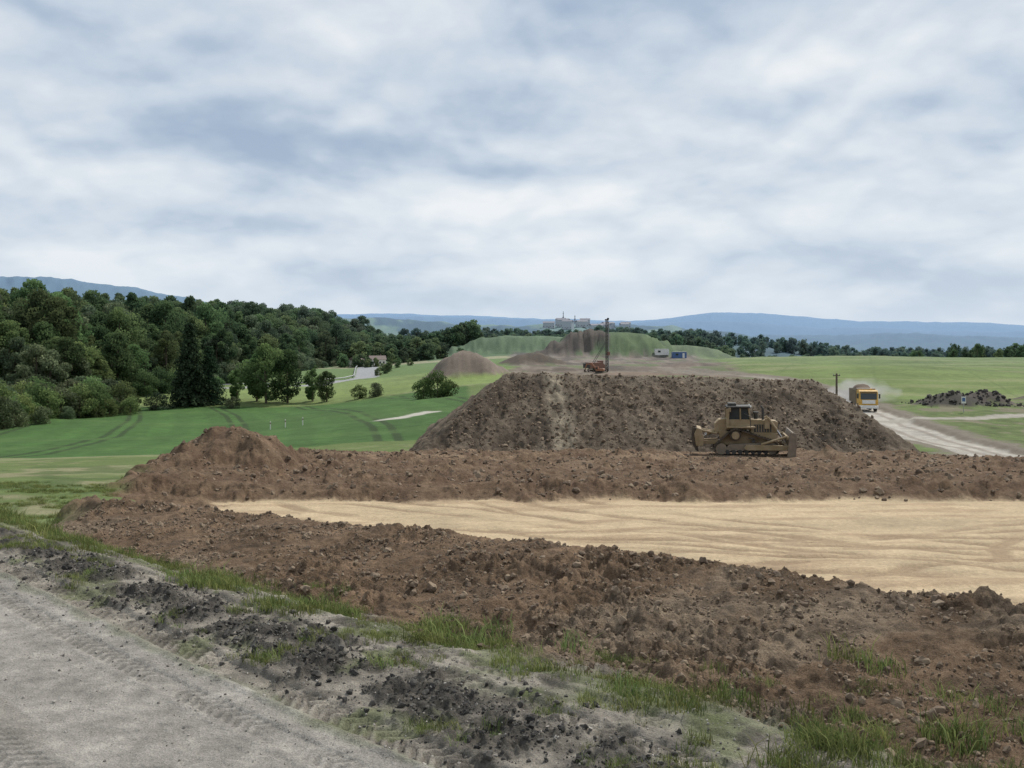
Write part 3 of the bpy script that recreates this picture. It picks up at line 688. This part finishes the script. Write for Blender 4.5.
m,nt,N,Lk=nmat('road_dust_material');out=N.new('ShaderNodeOutputMaterial');vs_=N.new('ShaderNodeVolumePrincipled');vs_.inputs['Color'].default_value=(.93,.9,.86,1)
tc=N.new('ShaderNodeTexCoord');no=N.new('ShaderNodeTexNoise');no.inputs['Scale'].default_value=1.6;no.inputs['Detail'].default_value=2;Lk.new(tc.outputs['Object'],no.inputs['Vector'])
ln=N.new('ShaderNodeVectorMath');ln.operation='LENGTH';Lk.new(tc.outputs['Object'],ln.inputs[0])
a1=N.new('ShaderNodeMath');a1.operation='SUBTRACT';Lk.new(no.outputs[0],a1.inputs[0])
a0=N.new('ShaderNodeMath');a0.operation='MULTIPLY';Lk.new(ln.outputs['Value'],a0.inputs[0]);a0.inputs[1].default_value=.66;Lk.new(a0.outputs[0],a1.inputs[1])
a2=N.new('ShaderNodeMath');a2.operation='MULTIPLY';Lk.new(a1.outputs[0],a2.inputs[0]);a2.inputs[1].default_value=.6
a3=N.new('ShaderNodeMath');a3.operation='MAXIMUM';Lk.new(a2.outputs[0],a3.inputs[0]);a3.inputs[1].default_value=0;Lk.new(a3.outputs[0],vs_.inputs['Density']);Lk.new(vs_.outputs[0],out.inputs['Volume'])
bm=bmesh.new();bmesh.ops.create_icosphere(bm,subdivisions=3,radius=1);me=bpy.data.meshes.new('dust_cloud');bm.to_mesh(me);bm.free();me.materials.append(m)
o=link('dust_cloud',me);o.location=(55.5,161,gz(55.5,161)+1.7);o.scale=(7,9,3.4);o.rotation_euler=(0,0,-.15)

def excavator(x,y,rz,paint,s=1.):
    E=empty('excavator',(x,y,gz(x,y)+.05),rz);E.scale=(s,)*3
    for sd in (-1,1):
        track(E,'track',[(1.6,.42,.4),(-1.6,.42,.4)],sd*1.15,.55,M_trk,.22)
        box(E,'track_frame',M_blk,(0,sd*1.15,.42),(3.0,.4,.45))
    cyl(E,'slew_ring',M_blk,(0,0,.7),(0,0,1.1),.7);prism(E,'house',paint,[(-2.4,1.1),(1.2,1.1),(1.2,1.8),(0,2.1),(-2.2,2.1),(-2.5,1.8)],-1.3,1.3,.06)
    prism(E,'cab',paint,[(.0,1.7),(1.5,1.7),(1.5,2.3),(1.1,3.0),(.0,3.0)],.35,1.3,.05);box(E,'cab_window',M_gls,(.75,1.31,2.35),(.9,.02,.7),bev=.004);box(E,'cab_front_window',M_gls,(1.5,.82,2.1),(.04,.8,.6),bev=.004)
    prism(E,'boom',paint,[(.9,1.5),(1.4,1.5),(3.6,3.9),(5.8,3.7),(5.9,4.0),(3.3,4.6),(1.0,2.1)],-.25,.1,.03)
    prism(E,'stick',paint,[(5.3,4.5),(5.9,4.2),(6.6,1.6),(6.3,1.5)],-.22,.08,.02)
    prism(E,'bucket',M_trk,[(6.2,1.7),(6.8,1.6),(6.9,.8),(6.3,.4),(5.6,.5),(5.7,.7),(6.2,.9)],-.6,.5,.02)
    cyl(E,'boom_cylinder',M_blk,(1.6,-.1,1.5),(3.1,-.1,3.2),.1);cyl(E,'stick_cylinder',M_blk,(3.6,-.1,4.6),(5.4,-.1,4.5),.09)
excavator(24.0,276,math.radians(160),M_dorg,.62)

def drill_rig(x,y,rz):
    E=empty('piling_rig',(x,y,gz(x,y)+.05),rz)
    for sd in (-1,1):
        track(E,'track',[(2.0,.45,.43),(-2.0,.45,.43)],sd*1.4,.7,M_trk,.24);box(E,'track_frame',M_blk,(0,sd*1.4,.45),(3.8,.5,.5))
    prism(E,'machine_house',M_red,[(-3.4,1.1),(1.6,1.1),(1.6,2.0),(.6,2.7),(-3.4,2.7)],-1.4,1.4,.06);box(E,'counterweight',M_blk,(-3.7,0,1.8),(.7,2.8,1.3))
    box(E,'cab',M_red,(1.3,.9,2.3),(1.4,1.0,1.7));box(E,'cab_window',M_gls,(2.01,.9,2.5),(.03,.8,1.0),bev=.004)
    for a in (-.25,.25):
        for b in (-.25,.25): cyl(E,'mast_chord',M_blk,(2.9+a,b,.4),(2.9+a,b,14.6),.06,seg=8)
    for k in range(14):
        z=.6+k*1.0
        for b in (-.25,.25): cyl(E,'mast_brace',M_blk,(2.65,b,z),(3.15,b,z+1.0),.04,seg=6)
        for a in (2.65,3.15): cyl(E,'mast_brace',M_blk,(a,-.25,z),(a,.25,z+1.0),.04,seg=6)
    box(E,'mast_head',M_blk,(2.9,0,14.8),(1.0,.5,.4));cyl(E,'head_sheave',M_blk,(3.3,-.2,15.1),(3.3,.2,15.1),.28)
    cyl(E,'drill_rod',M_gry,(3.5,0,.2),(3.5,0,14.3),.1);box(E,'rotary_head',M_red,(3.4,0,5.2),(.7,.8,1.0))
    cyl(E,'mast_backstay',M_blk,(-1.5,.5,2.6),(2.6,.3,8.5),.07,seg=8);cyl(E,'mast_backstay',M_blk,(-1.5,-.5,2.6),(2.6,-.3,8.5),.07,seg=8)
drill_rig(24.4,284,math.radians(25))

def container(x,y,rz,mat):
    E=empty('site_container',(x,y,gz(x,y)),rz)
    box(E,'body',mat,(0,0,1.4),(6,2.4,2.6),bev=.04);box(E,'roof_edge',M_gry,(0,0,2.75),(6.1,2.5,.1))
    for k in range(14): box(E,'side_rib',mat,(-2.7+k*.415,-1.22,1.4),(.14,.06,2.3),bev=.01)
    box(E,'door',M_wht,(1.6,-1.27,1.2),(.9,.05,2.0));box(E,'window',M_gls,(-1.2,-1.27,1.7),(1.1,.05,.8))
container(71,425,.1,M_blu);container(64,428,.05,M_wht)
M_wall=simple('render_wall',(.6,.58,.54),.9,0,.08);M_roof=simple('roof_tiles',(.17,.13,.115),.8)
M_hwall=simple('hazy_town_wall',(.42,.45,.48),.9,0,.1);M_hroof=simple('hazy_town_roof',(.24,.24,.27),.9,0,.15)
def house(x,y,rz,w=11,d=8,sc_=1,name='farm_house',mw=None,mr_=None,hh=4.6):
    mw=mw or M_wall;mr_=mr_ or M_roof
    E=empty(name,(x,y,gz(x,y)),rz);E.scale=(sc_,)*3
    box(E,'walls',mw,(0,0,hh/2-.5),(w,d,hh),bev=.01);e0=hh-.6
    bm=bmesh.new();vs=[bm.verts.new(v) for v in [(-w/2-.4,-d/2-.4,e0),(w/2+.4,-d/2-.4,e0),(w/2+.4,d/2+.4,e0),(-w/2-.4,d/2+.4,e0),(-w/2-.4,0,e0+2.2),(w/2+.4,0,e0+2.2)]]
    for f in ((0,1,5,4),(2,3,4,5),(0,4,3),(1,2,5),(0,3,2,1)): bm.faces.new([vs[i] for i in f])
    finish(bm,'roof',mr_,E)
    for k in range(4): box(E,f'window_{k}',M_gls,(-w/2+1.3+k*(w-2.6)/3,-d/2-.01,2.2),(1.0,.06,1.2),bev=.005)
    box(E,'door',M_wood,(.3,-d/2-.05,.9),(.9,.06,1.9));box(E,'chimney',mr_,(2,.6,e0+2.2),(.6,.6,1.4))
house(-59,438,.3,9,7,.75);house(-69,446,1.2,9,7,.75)
for k in range(11):
    xx=60+k*11+rng.normal()*4;yy_=1500+rng.normal()*25
    house(xx,yy_,rng.normal()*.4,12+8*rng.random(),9,1.,'town_house',M_hwall,M_hroof,7+7*rng.random())
def pole(x,y,h,name='utility_pole'):
    E=empty(name,(x,y,gz(x,y)),0);cyl(E,'shaft',M_wood,(0,0,-.3),(0,0,h),.17,.12,seg=10);box(E,'crossarm',M_wood,(0,0,h-.3),(.9,.12,.12))
    for q_ in (-.38,.38): cyl(E,'insulator',M_gry,(q_,0,h-.24),(q_,0,h-.05),.05,seg=8)
    return E
pole(42.2,130,5.6)
def sign(x,y):
    E=empty('marker_board',(x,y,gz(x,y)),0);cyl(E,'post',M_gry,(0,0,-.2),(0,0,2.1),.04,seg=8);box(E,'board',M_wht,(0,-.06,1.7),(.6,.03,.9),bev=.005);box(E,'blue_panel',M_blu,(0,-.08,1.75),(.42,.01,.5),bev=.002)
sign(60.5,134)
for (x,y) in [(-34,150),(-31.5,150.5),(-36,149)]:
    E=empty('field_marker_post',(x,y,gz(x,y)),0);cyl(E,'post',M_wht,(0,0,-.2),(0,0,1.2),.07,seg=8);cyl(E,'red_band',M_red,(0,0,.8),(0,0,1.0),.075,seg=8)
def mast(x,y,h):
    E=empty('chimney_tower',(x,y,gz(x,y)),.3)
    cyl(E,'lower_shaft',M_hroof,(0,0,-1),(0,0,h*.5),1.1,.8,seg=10);cyl(E,'upper_shaft',M_hroof,(0,0,h*.5),(0,0,h),.7,.4,seg=8)
    cyl(E,'platform',M_hroof,(0,0,h*.5),(0,0,h*.5+1),1.5,seg=12);cyl(E,'upper_platform',M_hroof,(0,0,h*.8),(0,0,h*.8+.8),.9,seg=12)
mast(82,1600,20);mast(100,1590,13)
E=empty('guard_rail',(0,0,0),0)
for (ax,ay),(bx,by) in zip(HWY[:-1],HWY[1:]):
    d=np.hypot(bx-ax,by-ay);nx,ny=(by-ay)/d*-4.6,(bx-ax)/d*4.6
    m=max(1,int(d//8))
    for k in range(m):
        p=[(ax+(bx-ax)*f+nx,ay+(by-ay)*f+ny) for f in (k/m,(k+1)/m)]
        z0,z1=gz(*p[0]),gz(*p[1]);cyl(E,'rail',M_gry,(*p[0],z0+.75),(*p[1],z1+.75),.16,seg=6);cyl(E,'rail_post',M_gry,(*p[0],z0-.3),(*p[0],z0+.75),.07,seg=6)

# ---------------------------------------------------------------- light
SE,SA=math.radians(50),math.radians(40)
sd=Vector((math.sin(SA)*math.cos(SE),math.cos(SA)*math.cos(SE),math.sin(SE)))
l=bpy.data.lights.new('sun','SUN');l.energy=3.9;l.angle=math.radians(1.5);l.color=(1,.955,.88)
lo=link('sun',l);lo.rotation_euler=sd.to_track_quat('Z','Y').to_euler();lo.location=sd*50
W=bpy.data.worlds.new('World');scene.world=W;W.use_nodes=True;nt=W.node_tree;N,Lk=nt.nodes,nt.links;N.clear()
out=N.new('ShaderNodeOutputWorld');sky=N.new('ShaderNodeTexSky');sky.sky_type='NISHITA';sky.sun_disc=False;sky.sun_elevation=SE;sky.sun_rotation=SA;sky.air_density=1.2;sky.dust_density=1
b1=N.new('ShaderNodeBackground');b1.inputs[1].default_value=.1;Lk.new(sky.outputs[0],b1.inputs[0])
tc=N.new('ShaderNodeTexCoord');sx=N.new('ShaderNodeSeparateXYZ');Lk.new(tc.outputs['Generated'],sx.inputs[0])
def mth(op,a,b=None,c=None,clamp=False):
    k=N.new('ShaderNodeMath');k.operation=op;k.use_clamp=clamp
    for i_,v in enumerate((a,b,c)):
        if v is None: continue
        if isinstance(v,(int,float)): k.inputs[i_].default_value=v
        else: Lk.new(v,k.inputs[i_])
    return k.outputs[0]
zc=mth('MAXIMUM',sx.outputs[2],0.0)
def plane(dz):
    zz_=mth('ADD',zc,dz);den=mth('ADD',zz_,.34)
    cv=N.new('ShaderNodeCombineXYZ');Lk.new(mth('DIVIDE',sx.outputs[0],den),cv.inputs[0]);Lk.new(mth('DIVIDE',sx.outputs[1],den),cv.inputs[1]);return cv.outputs[0]
def noi(vec,scale,det,rough,off,dist=0,stretch=(1,1,1)):
    mp=N.new('ShaderNodeMapping');mp.inputs['Location'].default_value=off;mp.inputs['Scale'].default_value=stretch;Lk.new(vec,mp.inputs[0])
    k=N.new('ShaderNodeTexNoise');k.inputs['Scale'].default_value=scale;k.inputs['Detail'].default_value=det;k.inputs['Roughness'].default_value=rough;k.inputs['Distortion'].default_value=dist
    Lk.new(mp.outputs[0],k.inputs['Vector']);return k.outputs[0]
def billow(vec,scale,off):
    wn=N.new('ShaderNodeTexNoise');wn.inputs['Scale'].default_value=scale*1.1;wn.inputs['Detail'].default_value=4;Lk.new(vec,wn.inputs['Vector'])
    sc_=N.new('ShaderNodeVectorMath');sc_.operation='MULTIPLY_ADD';Lk.new(wn.outputs['Color'],sc_.inputs[0]);sc_.inputs[1].default_value=(.5,.5,0);Lk.new(vec,sc_.inputs[2])
    mp=N.new('ShaderNodeMapping');mp.inputs['Location'].default_value=off;Lk.new(sc_.outputs[0],mp.inputs[0])
    k=N.new('ShaderNodeTexVoronoi');k.voronoi_dimensions='2D';k.feature='F1';k.inputs['Scale'].default_value=scale;k.inputs['Detail'].default_value=3;k.inputs['Roughness'].default_value=.5
    Lk.new(mp.outputs[0],k.inputs['Vector']);return mth('SUBTRACT',1.0,k.outputs['Distance'])
pv=plane(0);pu=plane(.022)
A_=(1.35,8,.50,(5.2,2.4,0),.0,(1,1,1))
nA=noi(pv,*A_);nU=noi(pu,*A_);nB=noi(pv,.8,3,.45,(7,2,1),.2);nC=noi(pv,9,6,.6,(1,5,2),.2)
vA=billow(pv,1.9,(1.3,.4,0));vU=billow(pu,1.9,(1.3,.4,0))
el=sx.outputs[2];ax_=sx.outputs[0]
def gauss(v,c,w):
    d=mth('DIVIDE',mth('SUBTRACT',v,c),w);return mth('EXPONENT',mth('MULTIPLY',mth('MULTIPLY',d,d),-1))
def addm(v,el0,ew,ax0,aw,k): return mth('ADD',v,mth('MULTIPLY',mth('MULTIPLY',gauss(el,el0,ew),gauss(ax_,ax0,aw)),k))
v=mth('ADD',mth('MULTIPLY',nA,.85),mth('ADD',mth('MULTIPLY',nB,.45),mth('MULTIPLY',nC,.10)))
v=mth('ADD',v,mth('MULTIPLY',vA,.15))
v=mth('SUBTRACT',v,.21)
v=mth('ADD',v,mth('MULTIPLY',mth('SUBTRACT',nA,nU),1.2))
v=mth('ADD',v,mth('MULTIPLY',mth('SUBTRACT',vA,vU),.32))
v=addm(v,.150,.020,.02,.18,-.19); v=addm(v,.165,.03,-.22,.13,-.12); v=addm(v,.205,.035,.33,.14,-.15); v=addm(v,.14,.012,.20,.07,-.10)
v=addm(v,.28,.04,-.42,.12,-.06); v=addm(v,.222,.028,-.22,.14,.10); v=addm(v,.21,.04,.1,.1,.10); v=addm(v,.26,.03,.25,.15,.05); v=addm(v,.315,.014,.06,.05,-.12)
rp=N.new('ShaderNodeValToRGB');Lk.new(v,rp.inputs[0]);cr=rp.color_ramp
cr.elements[0].position=.18;cr.elements[0].color=(.32,.42,.57,1);cr.elements[1].position=.80;cr.elements[1].color=(.93,.94,.95,1)
for p,c in ((.31,(.43,.525,.655,1)),(.43,(.57,.65,.75,1)),(.55,(.69,.75,.82,1)),(.67,(.80,.84,.88,1))):
    e=cr.elements.new(p);e.color=c
hz=mth('EXPONENT',mth('MULTIPLY',zc,-10))
mx=N.new('ShaderNodeMix');mx.data_type='RGBA';Lk.new(mth('MULTIPLY',hz,.9),mx.inputs[0]);Lk.new(rp.outputs[0],mx.inputs[6]);mx.inputs[7].default_value=(.68,.77,.87,1)
b2=N.new('ShaderNodeBackground');b2.inputs[1].default_value=1.0;Lk.new(mx.outputs[2],b2.inputs[0])
gp_=mth('MULTIPLY',mth('MULTIPLY',mth('SUBTRACT',nB,.56),8,clamp=True),mth('MULTIPLY',mth('SUBTRACT',zc,.28),8,clamp=True))
gap=mth('SUBTRACT',.97,mth('MULTIPLY',gp_,.6))
ms=N.new('ShaderNodeMixShader');Lk.new(gap,ms.inputs[0]);Lk.new(b1.outputs[0],ms.inputs[1]);Lk.new(b2.outputs[0],ms.inputs[2]);Lk.new(ms.outputs[0],out.inputs[0])

# ---------------------------------------------------------------- camera
c=bpy.data.cameras.new('camera');co=link('camera',c);co.location=(0,0,3);co.rotation_euler=(pi/2,0,0)
c.sensor_width=36;c.lens=36*1000/1024;c.shift_y=-54/1024;c.clip_start=.1;c.clip_end=20000
scene.camera=co
scene.view_settings.view_transform='Standard';scene.view_settings.look='None';scene.view_settings.exposure=0
print('verts',len(V),'cam ground',gz(0,0.1),'dozer',gm)
